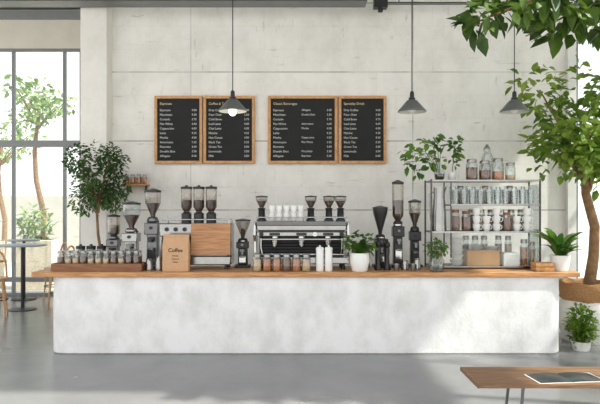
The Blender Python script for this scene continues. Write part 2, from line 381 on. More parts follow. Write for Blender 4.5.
# ---------------------------------------------------------------- menu boards
items1="Espresso\nMacchiato\nCortado\nFlat White\nCappuccino\nLatte\nMocha\nAmericano\nRistretto\nDouble Shot\nAffogato"
items2="Drip Coffee\nPour Over\nCold Brew\nIced Latte\nChai Latte\nMatcha\nHot Cocoa\nBlack Tea\nGreen Tea\nLemonade\nMilk"
prices="3.00\n3.50\n3.75\n4.00\n4.00\n4.25\n4.50\n3.25\n3.00\n3.50\n5.00"
def board(x0,x1,head,items,pr,label,two=False):
    z0,z1=2.63,3.75; w=x1-x0; h=z1-z0; f=0.045
    r=root('menu_board',((x0+x1)/2,9.955,z0),label,'menu board','wall menu boards')
    g=G(); g.box((0,0,f/2),(w,0.06,f)); g.box((0,0,h-f/2),(w,0.06,f)); g.box((-w/2+f/2,0,h/2),(f,0.06,h-2*f)); g.box((w/2-f/2,0,h/2),(f,0.06,h-2*f)); g.obj('frame',M_bframe,r,bevel=0.004)
    g=G(); g.box((0,0.012,h/2),(w-2*f,0.025,h-2*f)); g.obj('chalkboard',M_board,r)
    y=-0.004
    textmesh(head,0.056,M_chalky,'heading_lettering',r,(-w/2+f+0.04,y,h-f-0.055))
    its=items.split('\n'); ps=pr.split('\n')
    for i,t in enumerate(its):
        z=h-f-0.165-i*0.076
        textmesh(t,0.050,M_chalk,'menu_lettering',r,(-w/2+f+0.04,y,z))
        textmesh(ps[i],0.048,M_chalk,'price_lettering',r,(w/2-f-0.05,y,z),'RIGHT')
        if two and i%3!=2: textmesh(its[-1-i],0.044,M_chalk,'menu_lettering',r,(-0.02,y,z))
board(-2.41,-1.62,'Espresso',items1,prices,'black chalkboard espresso menu in oak frame')
board(-1.60,-0.75,'Coffee & Tea',items2,prices,'black chalkboard coffee menu in oak frame')
board(-0.53,0.62,'Classic Beverages',items1,prices,'wide black chalkboard classics menu in oak frame',True)
board(0.64,1.43,'Specialty Drink',items2,prices,'black chalkboard specialty menu in oak frame')

# ---------------------------------------------------------------- pendants
def pendant(x,y,zr,lit,label):
    r=root('pendant_lamp',(x,y,zr),label,'pendant lamp','pendant lamps over the counter')
    H=6.2-zr
    g=G(); g.cyl((0,0,0.27),0.007,H-0.29,n=8); g.obj('cord',M_black,r)
    g=G(); g.lathe([(0,H-0.03),(0.06,H-0.03),(0.06,H),(0,H)]); g.obj('ceiling_rose',M_dark,r)
    g=G(); g.lathe([(0,0.28),(0.02,0.28),(0.028,0.26),(0.03,0.2),(0.045,0.19),(0.045,0.15),(0,0.15)]); g.obj('socket',M_dark,r)
    g=G(); o=[(0.04,0.165),(0.07,0.155),(0.10,0.12),(0.165,0.045),(0.19,0.02),(0.195,0.0)]
    g.lathe(o,n=36); g.lathe([(a-0.005,b-0.003) for a,b in o][::-1],n=36,mi=1); g.lathe([(0.195,0),(0.19,-0.003)],n=36)
    g.obj('lamp_shade',[M_shade,M_shadein],r)
    zb=-0.005 if lit else 0.04
    g=G(); g.ell((0,0,zb),(0.055,0.055,0.06)); g.lathe([(0.03,zb+.04),(0.026,0.15)],n=14); g.obj('bulb',M_bulb if lit else M_bulboff,r)
pendant(-0.92,8.2,3.21,True,'grey enamel pendant lamp with glowing bulb over the counter')
pendant(1.53,8.2,3.20,False,'grey enamel pendant lamp beside the menu boards')
pendant(2.93,8.2,3.20,False,'grey enamel pendant lamp above the shelf unit')

# ---------------------------------------------------------------- appliances
def grinder(x,y,z,H,W,mb,hop,mh,label,beans=True,name='coffee_grinder',fork=True,rz=0,kb=0.56):
    r=root(name,(x,y,z),label,'coffee grinder',rz=rz)
    D=W*1.2; hb=H*kb
    g=G(); g.box((0,0,0.02),(W*1.05,D,0.04)); g.obj('base',mb,r,bevel=0.008)
    g=G(); g.box((0,0.02,0.04+(hb-0.04)*0.5),(W*0.66,D*0.58,hb-0.04),taper=0.9); g.box((0,-0.01,hb*0.82),(W*0.84,D*0.74,hb*0.24)); g.lathe([(0,hb*.94),(W*.34,hb*.94),(W*.34,hb*1.02),(W*.24,hb*1.07),(0,hb*1.07)]); g.obj('body',mb,r,bevel=0.01)
    m2=M_bright if mb is M_black else M_dark
    g=G(); g.lathe([(0,hb*.955),(W*.355,hb*.955),(W*.355,hb*.985),(0,hb*.985)]); g.obj('trim_ring',m2,r)
    g=G(); g.box((0,-D*.285,hb*.30),(W*.44,0.012,hb*.22)); g.obj('front_plate',m2,r)
    g=G(); g.lathe([(0,0),(W*.16,0),(W*.10,0.06),(0,0.06)],(0,-D*0.46,hb*0.62-0.05)); g.box((0,-D*.40,hb*.62),(W*.3,W*.3,0.04)); g.obj('dosing_spout',M_steel if mb is not M_steel else M_dark,r)
    if fork:
        g=G(); g.box((-W*.14,-D*.5,hb*.4),(0.015,D*.35,0.015)); g.box((W*.14,-D*.5,hb*.4),(0.015,D*.35,0.015)); g.box((0,-D*.35,hb*.4),(W*.3,0.02,0.03)); g.obj('portafilter_fork',M_steel,r)
    z0=hb*1.07; z1=H*0.95
    if hop=='cone': pr=[(W*.15,z0),(W*.17,z0+(z1-z0)*.12),(W*.46,z0+(z1-z0)*.55),(W*.48,z1)]
    elif hop=='funnel': pr=[(W*.12,z0),(W*.15,z0+(z1-z0)*.15),(W*.5,z0+(z1-z0)*.85),(W*.52,z1)]
    else: pr=[(W*.2,z0),(W*.40,z0+(z1-z0)*.12),(W*.42,z0+(z1-z0)*.2),(W*.42,z1)]
    g=G(); g.lathe(pr); g.obj('hopper',mh,r)
    if beans:
        k=z0+(z1-z0)*0.55
        bp=[(0,z0+0.002)]+[(a*0.9,b) for a,b in pr[:-1] if b<k]
        bp+= [(bp[-1][0] if hop!='cone' else W*.42,k),(0,k+0.01)]
        g=G(); g.lathe(bp); g.obj('beans',M_bean,r)
    rt=pr[-1][0]
    g=G(); g.lathe([(0,z1),(rt*1.05,z1),(rt*1.05,z1+H*.025),(rt*.5,z1+H*.04),(rt*.2,z1+H*.05),(0,z1+H*.05)]); g.obj('lid',M_black,r)
    g=G(); g.lathe([(0,0),(W*.09,0),(W*.09,0.03),(0,0.03)],(0,-D*.38,hb*.84),ax='Y'); g.obj('dial',M_steel if mb is M_black else M_black,r)
    return r
grinder(-2.60,8.38,CT,0.74,0.2,M_steel,'cyl',M_hop,'small silver coffee grinder behind the jar tray')
grinder(-2.33,8.30,CT,0.92,0.25,M_chrome,'cone',M_glass,'polished silver grinder with bean hopper beside the jar tray')
grinder(-2.05,8.36,CT,1.10,0.23,M_steel,'cone',M_hop,'tall grinder with dark brown bean hopper',kb=.6)
grinder(-0.80,8.40,CT,0.68,0.20,M_black,'funnel',M_hop,'black grinder between the two espresso machines')
grinder(1.12,8.38,CT,0.86,0.20,M_black,'funnel',M_black,'black grinder with opaque funnel hopper beside the potted plant',beans=False,kb=.5)
grinder(1.37,8.40,CT,1.22,0.19,M_black,'cyl',M_hop,'tall black grinder with clear bean cylinder',kb=.5)
grinder(1.61,8.42,CT,0.95,0.18,M_dark,'cone',M_hop,'dark grey grinder beside the shelf unit')

def feet(r,W,D,h=0.06,rr=0.025):
    for sx in (-1,1):
        for sy in (-1,1):
            g=G(); g.lathe([(0,0),(rr,0),(rr*.8,h+.01),(0,h+.01)],(sx*(W/2-.07),sy*(D/2-.07),0),n=14); g.obj('foot',M_black,r)
W,D,H=0.96,0.46,0.64
r=root('espresso_machine',(-1.41,8.28,CT),'steel espresso machine with an oak panel, canisters on top','espresso machine')
feet(r,W,D)
g=G(); g.box((0,0,0.12),(W,D,0.12)); g.box((0,0.0,0.53),(W,D*.95,0.18)); g.box((-W/2+.02,0,.32),(.035,D*.9,.3)); g.box((W/2-.02,0,.32),(.035,D*.9,.3)); g.obj('body',M_chrome,r,bevel=0.015)
g=G(); g.box((0,0.10,0.31),(W*.9,D*.5,0.28)); g.obj('back_panel',M_dark,r)
g=G(); g.box((0.215,-0.245,0.41),(0.53,0.02,0.42),rot=(rad(-3),0,0)); g.obj('wood_panel',M_panel,r,bevel=0.006,label='oak front panel')
g=G(); g.box((0,-0.0,0.19),(W*.9,D*.9,0.02))
for i in range(14): g.box((-W*.42+i*W*.84/13,-0.1,0.205),(0.012,D*.5,0.012))
g.obj('drip_tray',M_steel,r)
for sy in (-D/2+.02,D/2-.03):
    g=G(); g.tube([(-W/2+.03,sy,0.62),(-W/2+.03,sy,0.67),(W/2-.03,sy,0.67),(W/2-.03,sy,0.62)],0.008); g.obj('cup_rail',M_bright,r)
g=G(); g.tube([(-0.38,-.2,.46),(-0.39,-.26,.42),(-0.40,-.27,.28),(-0.38,-.28,.22)],0.008); g.obj('steam_wand',M_bright,r)
for kx in (-0.38,-0.26,-.14): 
    g=G(); g.lathe([(0,0),(0.03,0),(0.026,0.03),(0,0.03)],(kx,-.217,.54),ax='Y'); g.obj('knob',M_black,r)
g=G(); g.lathe([(0,0),(0.05,0),(0.045,0.07),(0,0.07)],(-.22,-.14,.38)); g.obj('group_head',M_bright,r)
g=G(); g.lathe([(0,0),(0.042,0),(0.045,0.035),(0,0.035)],(-.22,-.14,.345)); g.tube([(-.22,-.18,.36),(-.22,-.30,.35)],[0.012,0.016]); g.obj('portafilter',M_black,r)

# three group machine
W,D,H=1.26,0.5,0.66
r=root('espresso_machine',(0.02,8.28,CT),'wide chrome three group espresso machine with cups on top','espresso machine')
feet(r,W,D,0.08,0.03)
g=G(); g.box((0,0,0.125),(W,D,0.09)); g.box((0,0.03,0.56),(W*.96,D*.86,0.075)); g.box((0,0.01,0.475),(W*.96,D*.9,0.06)); g.box((0,-.21,.405),(W*.9,.03,.03)); g.box((0,-.235,.205),(W*.93,.02,.03)); g.obj('body',M_chrome,r,bevel=0.012)
g=G(); g.box((0,0.10,0.31),(W*.92,D*.45,0.27))
for i in range(5): g.tube([(-W*.45,-.02,.22+i*.04),(W*.45,-.02,.22+i*.04)],.012)
g.obj('back_panel',M_dark,r)
g=G(); g.box((0,0.0,0.515),(W*.92,D*.84,0.03)); g.obj('accent_strip',M_black,r)
g=G(); g.box((0,-0.0,0.635),(W,D,0.02))
for i in range(22): g.box((-W*.46+i*W*.92/21,0,0.647),(0.012,D*.9,0.006))
g.box((0,0,.612),(W*.94,D*.86,.028)); g.obj('cup_tray',M_steel,r,bevel=0.002)
for sx in (-1,1):
    g=G(); prism(g,[(-D/2,0.08),(D/2,0.08),(D/2,0.63),(-D/2+.06,0.63),(-D/2,0.46),(-D/2+.1,0.38),(-D/2+.1,0.22),(-D/2,0.18)],0,0.035)
    g.v=[(z+ (sx*W/2-.0175),x,y) for (x,y,z) in g.v]; g.obj('side_panel',M_bright,r,bevel=0.006)
for sy in (-D/2+.02,D/2-.02):
    g=G(); g.tube([(-W/2+.02,sy,0.64),(-W/2+.02,sy,0.70),(W/2-.02,sy,0.70),(W/2-.02,sy,0.64)],0.008); g.obj('cup_rail',M_bright,r)
g=G(); g.box((0,-.03,0.175),(W*.9,D*.75,0.02))
for i in range(26): g.box((-W*.43+i*W*.86/25,-.08,0.19),(0.01,D*.5,0.01))
g.obj('drip_tray',M_dark,r)
for gx in (-.36,0,.36):
    g=G(); g.lathe([(0,0),(0.05,0),(0.055,0.03),(0.05,0.09),(0,0.09)],(gx,-.14,.36)); g.obj('group_head',M_bright,r)
    g=G(); g.lathe([(0,0),(0.042,0),(0.046,0.035),(0,0.035)],(gx,-.14,.325)); g.tube([(gx,-.18,.345),(gx,-.32,.33)],[0.012,0.017]); g.obj('portafilter',M_bright,r)
    g=G(); g.box((gx,-.218,.475),(0.14,0.012,0.035)); g.obj('button_panel',M_black,r,bevel=0.003)
for gx in (-.54,.54):
    g=G(); g.tube([(gx,-.2,.44),(gx,-.27,.42),(gx,-.29,.3),(gx*.97,-.29,.22)],0.008); g.obj('steam_wand',M_bright,r)
    g=G(); g.lathe([(0,0),(0.032,0),(0.028,0.03),(0,0.03)],(gx,-.215,.475),ax='Y'); g.obj('knob',M_black,r)
g=G(); g.lathe([(0,0),(0.03,0),(0.03,0.012),(0,0.012)],(.18,-.215,.475),ax='Y'); g.obj('pressure_gauge',M_white,r)
MT=CT+.65

def canister(x,y,z,h,rr,label):
    r=root('bean_canister',(x,y,z),label,'canister','bean canisters on the espresso machine')
    g=G(); g.lathe([(0,0),(rr*.9,0),(rr*.9,h*.25),(rr*.5,h*.3),(0,h*.3)]); g.obj('base',M_black,r)
    g=G(); g.lathe([(rr*.5,h*.3),(rr,h*.42),(rr,h*.9)]); g.obj('glass_cylinder',M_hop,r)
    g=G(); g.lathe([(0,h*.31),(rr*.46,h*.31),(rr*.93,h*.43),(rr*.93,h*.6),(0,h*.62)]); g.obj('beans',M_bean,r)
    g=G(); g.lathe([(0,h*.9),(rr*1.06,h*.9),(rr*1.06,h*.96),(rr*.3,h*.97),(rr*.2,h),(0,h)]); g.obj('lid',M_black,r)
    return r
c=canister(-1.56,8.25,CT+0.62,0.52,0.076,'glass bean canister with black lid on the machine')
for x in (-1.39,-1.22): dup(c,(x,8.25,CT+0.62))
def minihop(x,h,w,label):
    r=root('hopper_grinder',(x,8.3,MT),label,'coffee grinder','hopper grinders on the chrome machine')
    g=G(); g.lathe([(0,0),(w*.42,0),(w*.4,0.02),(w*.3,0.03),(w*.28,h*.45),(w*.36,h*.5),(0,h*.52)]); g.obj('body',M_dark,r)
    g=G(); g.lathe([(w*.18,h*.5),(w*.2,h*.56),(w*.5,h*.8),(w*.5,h*.93)]); g.obj('hopper',M_hop,r)
    g=G(); g.lathe([(0,h*.53),(w*.17,h*.53),(w*.42,h*.78),(0,h*.8)]); g.obj('beans',M_bean,r)
    g=G(); g.lathe([(0,h*.93),(w*.53,h*.93),(w*.53,h*.97),(w*.15,h),(0,h)]); g.obj('lid',M_black,r)
    return r
a=minihop(-.53,.35,.16,'small black hopper grinder on the chrome machine')
for x in (.15,.40,.56): dup(a,(x,8.3,MT))

def cup(x,y,z,rr=.045,h=.085,name='coffee_cup',label='small white ceramic coffee cup',group='white cups on the espresso machine'):
    r=root(name,(x,y,z),label,'cup',group)
    g=G(); g.lathe([(0,0),(rr*.62,0),(rr*.7,h*.06),(rr*.92,h*.5),(rr,h),(rr*.93,h),(rr*.84,h*.5),(rr*.55,h*.1),(0,h*.1)],n=20); g.obj('cup_body',M_white,r)
    g=G(); g.tube([(rr*.88,0,h*.8),(rr*1.4,0,h*.78),(rr*1.5,0,h*.5),(rr*1.2,0,h*.28),(rr*.8,0,h*.3)],rr*.1,n=6); g.obj('handle',M_white,r)
    return r
c0=cup(-.38,8.20,MT,.043,.105)
c0.rotation_euler=(0,0,rad(60))
for i in range(5):
    for k in range(2):
        for j in range(2):
            if i==0 and k==0 and j==0: continue
            if j==1 and i in (0,4): continue
            dup(c0,(-.38+i*.098,8.18+j*.18,MT+k*.105),rad(R.uniform(50,130)))

def jar(x,y,z,rr,h,mc,label,group,ml=M_tin,fill=.7,name='glass_jar',mg=M_glass):
    r=root(name,(x,y,z),label,'jar',group)
    g=G(); g.lathe([(0,0),(rr*.92,0),(rr,h*.05),(rr,h*.72),(rr*.78,h*.82),(rr*.78,h*.86)],n=18); g.obj('glass_body',mg,r)
    g=G(); g.lathe([(0,h*.03),(rr*.88,h*.03),(rr*.93,h*.07),(rr*.93,h*fill),(0,h*fill+.003)],n=18); g.obj('contents',mc,r)
    g=G(); g.lathe([(0,h*.85),(rr*.85,h*.85),(rr*.85,h*.98),(rr*.8,h),(0,h)],n=18); g.obj('lid',ml,r)
    return r
for i,mc in enumerate([M_cream,M_orange,M_orange,M_brownc,M_orange,M_cream]):
    jar(-.56+i*.128,7.86,CT,.058,.22,mc,'glass jar of %s with metal lid on the worktop'%{M_cream:'pale grains',M_orange:'orange spice',M_brownc:'brown spice'}[mc],'spice jars on the worktop front')
r=root('wooden_tray',(-2.66,7.98,CT),'long low walnut tray full of small jars','tray')
g=G(); g.box((0,0,.045),(1.16,.28,.03)); g.box((0,-.145,.05),(1.18,.02,.10)); g.box((0,.145,.05),(1.18,.02,.10)); g.box((-.585,0,.05),(.02,.27,.10)); g.box((.585,0,.05),(.02,.27,.10)); g.obj('tray_body',M_walnut,r,bevel=.004)
for e in (-1,1):
    g=G(); g.tube([(e*.596,-.06,.05),(e*.62,-.06,.07),(e*.62,.06,.07),(e*.596,.06,.05)],.007); g.obj('handle',M_dark,r)
js=jar(-3.16,7.92,CT+.06,.045,.20,M_brownc,'small spice jar with silver lid in the walnut tray','small jars in the walnut tray',fill=.6)
js2=jar(-3.06,7.92,CT+.06,.045,.20,M_cream,'small jar of pale grains in the walnut tray','small jars in the walnut tray',fill=.5)
for i in range(11):
    for k in range(2):
        if k==0 and i<2: continue
        dup(R.choice([js,js2,js]),(-3.16+i*.1,7.92+k*.115,CT+.06))
s0=root('steel_canister',(-3.05,8.34,CT),'brushed steel tea canister with dark lid','canister','steel tea canisters')
g=G(); g.lathe([(0,0),(.06,0),(.06,.26),(0,.26)]); g.obj('canister_body',M_chrome,s0)
g=G(); g.lathe([(0,.26),(.063,.26),(.063,.30),(.02,.305),(.02,.325),(0,.325)]); g.obj('lid',M_dark,s0)
for p in ((-2.91,8.36),(-2.77,8.38),(.78,8.40),(.92,8.42)): dup(s0,(p[0],p[1],CT))

def pitcher(x,y,z,rr,h,label,group='steel milk pitchers',m=M_chrome,rz=0):
    r=root('milk_pitcher',(x,y,z),label,'pitcher',group,rz=rz)
    g=G(); g.lathe([(0,0),(rr,0),(rr*1.02,h*.08),(rr*.95,h*.45),(rr*.72,h*.8),(rr*.78,h),(rr*.73,h),(rr*.68,h*.8),(rr*.9,h*.45),(rr*.95,h*.1),(0,h*.08)],n=22); g.obj('pitcher_body',m,r)
    g=G(); g.tube([(rr*.74,0,h*.9),(rr*1.35,0,h*.85),(rr*1.4,0,h*.5),(rr*1.2,0,h*.25),(rr*.96,0,h*.25)],rr*.09,n=6); g.obj('handle',m,r)
    g=G(); g.add([(-rr*.72,-rr*.25,h*.99),(-rr*.72,rr*.25,h*.99),(-rr*1.15,0,h*1.04),(-rr*.72,0,h*.82)],[(0,3,2),(1,2,3)]); g.obj('spout',m,r)
    return r
pitcher(-2.00,7.96,CT,.055,.15,'small steel milk pitcher beside the tray',rz=2)
pitcher(-1.87,7.96,CT,.055,.19,'steel milk pitcher beside the kraft bag',rz=1.3)
pitcher(1.40,8.02,CT,.05,.13,'small steel pitcher near the black grinders')
pitcher(1.57,8.06,CT,.055,.15,'steel pitcher near the shelf unit',rz=1.2)
for x in (1.27,1.49):
    r=root('steel_cup',(x,7.9,CT),'small polished steel cup on the worktop','cup','steel cups on the worktop')
    g=G(); g.lathe([(0,0),(.032,0),(.042,.09),(.039,.09),(.03,.006),(0,.006)]); g.obj('cup_body',M_chrome,r)

r=root('kraft_paper_bag',(-1.62,7.86,CT),'standing kraft paper coffee bag with printed lettering','paper bag')
w,d,h=.34,.12,.48
g=G(); vs=[(-w/2,-d/2,0),(w/2,-d/2,0),(w/2,d/2,0),(-w/2,d/2,0),(-w/2,-d/2,h*.7),(w/2,-d/2,h*.7),(w/2+.004,d/2,h*.7),(-w/2-.004,d/2,h*.7),(-w/2+.005,-.012,h*.93),(w/2-.005,-.012,h*.93),(w/2-.005,.012,h*.93),(-w/2+.005,.012,h*.93)]
g.add(vs,[(0,3,2,1),(0,1,5,4),(1,2,6,5),(2,3,7,6),(3,0,4,7),(4,5,9,8),(5,6,10,9),(6,7,11,10),(7,4,8,11)]); g.obj('bag_body',M_kraft,r,bevel=.003)
g=G(); g.box((0,0,h*.955),(w,.034,h*.09)); g.obj('folded_top',M_kraft,r,bevel=.003)
textmesh('Coffee',.07,M_ink,'bag_lettering',r,(0,-d/2-.002,.31),'CENTER',.001)
for i,t in enumerate(('freshly','roasted','beans')): textmesh(t,.03,M_ink,'bag_lettering',r,(0,-d/2-.002,.22-i*.04),'CENTER')

for x in (.26,.375):
    r=root('white_canister',(x,7.86,CT),'tall white ceramic canister with rounded lid','canister','pair of white canisters')
    g=G(); g.lathe([(0,0),(.045,0),(.05,.01),(.05,.27),(.047,.275),(0,.275)]); g.obj('canister_body',M_white,r)
    g=G(); g.lathe([(0,.275),(.052,.275),(.052,.30),(.04,.315),(.012,.32),(.014,.335),(0,.34)]); g.obj('lid',M_white,r)
def pot(r,rr,h,m,name='pot'):
    g=G(); g.lathe([(0,0),(rr*.7,0),(rr*.78,h*.05),(rr,h*.55),(rr*.95,h),(rr*.86,h),(rr*.86,h*.85),(0,h*.85)],n=28); g.obj(name,m,r)
    g=G(); g.cyl((0,0,h*.85),rr*.85,.008); g.obj('soil',M_soil,r)
r=root('potted_plant',(.78,7.84,CT),'leafy green plant in a round white pot','potted plant')
pot(r,.13,.24,M_white)
g=G()
for i in range(38): g.strap((R.uniform(-.04,.04),R.uniform(-.04,.04),.2),R.uniform(0,6.28),R.uniform(.2,.38),R.uniform(.05,.08),R.uniform(.4,1.0))
g.cluster((0,0,.38),(.22,.11,.13),60,.10,.06); g.obj('foliage',M_leafm,r)
for x,h in ((1.04,.44),(1.16,.42)):
    r=root('pepper_mill',(x,8.0,CT),'tall turned black wooden mill on the worktop','mill','black mills')
    g=G(); g.lathe([(0,0),(.05,0),(.052,.03),(.036,.08),(.03,h*.4),(.038,h*.6),(.034,h*.7),(0,h*.7)]); g.obj('mill_body',M_black,r)
    g=G(); g.lathe([(0,h*.7),(.03,h*.7),(.044,h*.76),(.04,h*.86),(.015,h*.92),(.018,h*.97),(0,h)]); g.obj('mill_top',M_black,r)
r=root('herb_in_glass',(1.78,7.83,CT),'green herb sprigs in a clear glass jar','potted plant')
g=G(); g.lathe([(0,0),(.085,0),(.1,.02),(.1,.14),(.075,.19),(.08,.21)]); g.obj('glass_jar',M_glass,r)
g=G(); g.lathe([(0,.005),(.08,.005),(.094,.03),(.094,.1),(0,.1)]); g.obj('water',M_glass,r)
g=G()
for i in range(12):
    a=R.uniform(0,6.28); g.tube([(0.03*math.cos(a),0.03*math.sin(a),.02),(.05*math.cos(a),.05*math.sin(a),.2),(.11*math.cos(a),.11*math.sin(a),.3)],.003,n=5)
g.cluster((0,0,.30),(.16,.12,.11),180,.055,.035); g.obj('foliage',M_leafm,r)

# ---------------------------------------------------------------- shelf unit
SX,SY=2.52,8.34; SW,SD=1.50,.42
r=root('shelf_unit',(SX,SY,CT),'dark thin steel and glass shelving unit on the worktop','shelf')
lv=[.03,.50,.87,1.20]
XI=-.47
for sy in (-1,1):
    for px in (-SW/2+.012,SW/2-.012): 
        g=G(); g.box((px,sy*(SD/2-.012),.61),(.022,.022,1.22)); g.obj('post',M_shelfm,r,bevel=.003)
    g=G(); g.box((XI,sy*(SD/2-.012),.68),(.018,.018,1.06)); g.obj('post',M_shelfm,r,bevel=.003)
for i,z in enumerate(lv):
    x0=-SW/2+.02 if i!=2 else XI; x1=SW/2-.02
    g=G(); g.box(((x0+x1)/2,0,z),(x1-x0,SD-.02,.016)); g.obj('shelf_board',M_shelfm,r)
    for sy in (-1,1):
        g=G(); g.box(((x0+x1)/2,sy*(SD/2-.008),z),(x1-x0,.012,.022)); g.obj('shelf_rail',M_chrome if sy<0 else M_shelfm,r)
g=G(); g.box((SW/2-.012,0,.6),(.006,SD-.05,1.1)); g.obj('side_glass',M_glass,r)
g=G(); g.box((.13,-SD/2+.012,.265),(1.18,.005,.42)); g.obj('front_glass',M_win,r,label='clear glass front of the lower case')
L=[CT+z+.008 for z in lv]
for i,(x,h,mc,rr,f) in enumerate([(2.36,.29,M_brownc,.08,.6),(2.54,.27,M_brownc,.08,.5),(2.72,.30,M_orange,.08,.4),(2.89,.24,M_cream,.07,.3)]):
    jar(x,8.25,L[3],rr,h,mc,'wide clear glass storage jar with steel lid on the shelf unit','jars on top of the shelf unit',ml=M_tin,fill=f)
b0=root('glass_carafe',(2.63,8.44,L[3]),'tall wide clear glass carafe with steel stopper','carafe','glass carafes on the shelf top')
g=G(); g.lathe([(0,0),(.075,0),(.08,.02),(.08,.34),(.055,.40),(.045,.42),(.05,.46)]); g.obj('carafe_body',M_glass,b0)
g=G(); g.lathe([(0,.445),(.04,.445),(.043,.47),(.02,.49),(.022,.51),(0,.52)]); g.obj('stopper',M_steel,b0)
r=root('potted_plant',(1.93,8.30,L[3]),'trailing leafy plant in a small clear vase on the shelf top','potted plant')
g=G(); g.lathe([(0,0),(.05,0),(.07,.04),(.075,.10),(.05,.15),(.055,.18)]); g.obj('vase',M_glass,r)
g=G(); g.lathe([(0,.006),(.045,.006),(.062,.04),(.066,.09),(0,.09)]); g.obj('soil',M_soil,r)
g=G() 
for (ex,ez) in ((-.50,.38),(-.46,.22),(-.34,.10),(-.22,.48),(.02,.46),(-.09,.56),(-.36,.34),(-.2,.30)):
    g.tube([(0,0,.09),(ex*.4,-.02,.13+ez*.7),(ex,-.03,ez+.03)],.005,n=5); g.cluster((ex*.9,-.02,ez+.02),(.08,.06,.07),9,.12,.08)
g.cluster((-.06,0,.26),(.16,.10,.08),18,.11,.075); g.obj('foliage',M_leafm,r)
r=root('potted_plant',(2.13,8.40,L[3]),'small upright plant in a white pot on the shelf top','potted plant')
pot(r,.06,.12,M_white)
g=G(); g.tube([(0,0,.1),(.02,0,.3),(.04,0,.5)],.006,n=5); g.cluster((.06,0,.48),(.09,.07,.12),30,.10,.065); g.cluster((.04,0,.28),(.07,.05,.08),14,.09,.06); g.obj('foliage',M_leafm,r)
r0=root('drinking_glass',(2.13,8.23,L[2]),'clear drinking glass on the upper shelf','glass','drinking glasses on the upper shelf')
g=G(); g.lathe([(0,.004),(.036,.004),(.036,0),(.04,0),(.050,.2),(.045,.2),(.034,.012),(0,.012)],n=18); g.obj('glass_body',M_glass,r0)
for i in range(10):
    for k in range(2):
        if i==0 and k==0: continue
        if k==1 and i%3==1: continue
        dup(r0,(2.13+i*.115,8.23+k*.14,L[2]),scale=(1,1,1 if k==0 else 1.25))
for i in (1,4,7): jar(2.13+i*.115,8.40,L[2],.052,.26,[M_brownc,M_cream,M_brownc][i//3],'jar of beans behind the drinking glasses','jars behind the glasses')
c1=cup(2.42,8.23,L[1],.054,.105,label='white ceramic mug stacked on the middle shelf',group='white mugs on the middle shelf')
for i in range(6):
    for k in range(3):
        if i==0 and k==0: continue
        if k==2 and i in (1,4): continue
        if i==3: continue
        dup(c1,(2.42+i*.138,8.23,L[1]+k*.105),rad(R.uniform(-50,-20)))
c1.rotation_euler=(0,0,rad(-30))
jar(2.42+3*.138,8.23,L[1],.055,.26,M_brownc,'jar of ground coffee among the mugs','jars on the middle shelf',ml=M_walnut)
pitcher(1.91,8.24,L[1],.10,.60,'large tall steel jug standing beside the shelf posts','pitcher on the middle shelf',m=M_chrome,rz=rad(160))
jar(2.13,8.24,L[1],.062,.30,M_brownc,'tall jar of coffee on the middle shelf','jars on the middle shelf',ml=M_walnut)
jar(2.28,8.24,L[1],.062,.28,M_brownc,'jar of dark beans on the middle shelf','jars on the middle shelf',ml=M_walnut)
for i in range(6): jar(2.40+i*.14,8.42,L[1],.055,.30,[M_brownc,M_cream,M_brownc][i%3],'tall glass jar behind the mugs','jars behind the mugs',fill=.75)
r=root('cardboard_box',(2.50,8.29,L[0]),'kraft cardboard box on the lower shelf','box')
g=G(); g.box((0,0,.10),(.44,.24,.20)); g.obj('box_body',M_box,r,bevel=.003); g=G(); g.box((0,-.0,.205),(.45,.25,.012)); g.obj('box_lid',M_kraft,r,bevel=.003)
r=root('napkin_box',(2.88,8.26,L[0]),'white box of napkins on the lower shelf','box')
g=G(); g.box((0,0,.08),(.22,.20,.16)); g.obj('box_body',M_white,r,bevel=.006); g=G(); g.box((0,0,.17),(.18,.15,.02)); g.obj('napkins',M_pages,r)
for k in range(5):
    b=root('bowl',(2.16,8.27,L[0]+k*.075),'white ceramic bowl stacked on the lower shelf','bowl','bowls on the lower shelf')
    g=G(); g.lathe([(0,0),(.05,0),(.06,.012),(.095,.07),(.1,.075),(.092,.075),(.05,.02),(0,.018)]); g.obj('bowl_body',M_white,b)
jar(3.08,8.25,L[0],.055,.36,M_orange,'tall glass jar of orange pasta on the lower shelf','jars on the lower shelf')
jar(3.20,8.27,L[0],.045,.32,M_cream,'glass jar of flour on the lower shelf','jars on the lower shelf')
jar(1.90,8.27,L[0],.06,.30,M_cream,'glass jar of oats on the lower shelf','jars on the lower shelf')
for i,x in enumerate((2.34,2.47,2.60,2.80,2.94)): jar(x,8.475,L[0],.05,.40,[M_brownc,M_cream,M_orange][i%3],'tall jar at the back of the lower shelf','jars on the lower shelf')
for k in range(7):
    b=root('saucer',(2.42 if k<4 else 2.63,8.27,L[0]+.211+(k%4)*.018),'white saucer stacked on the cardboard box','saucer','saucers on the cardboard box')
    g=G(); g.lathe([(0,0),(.05,0),(.09,.014),(.1,.018),(.09,.018),(.05,.006),(0,.006)]); g.obj('saucer_body',M_white,b)

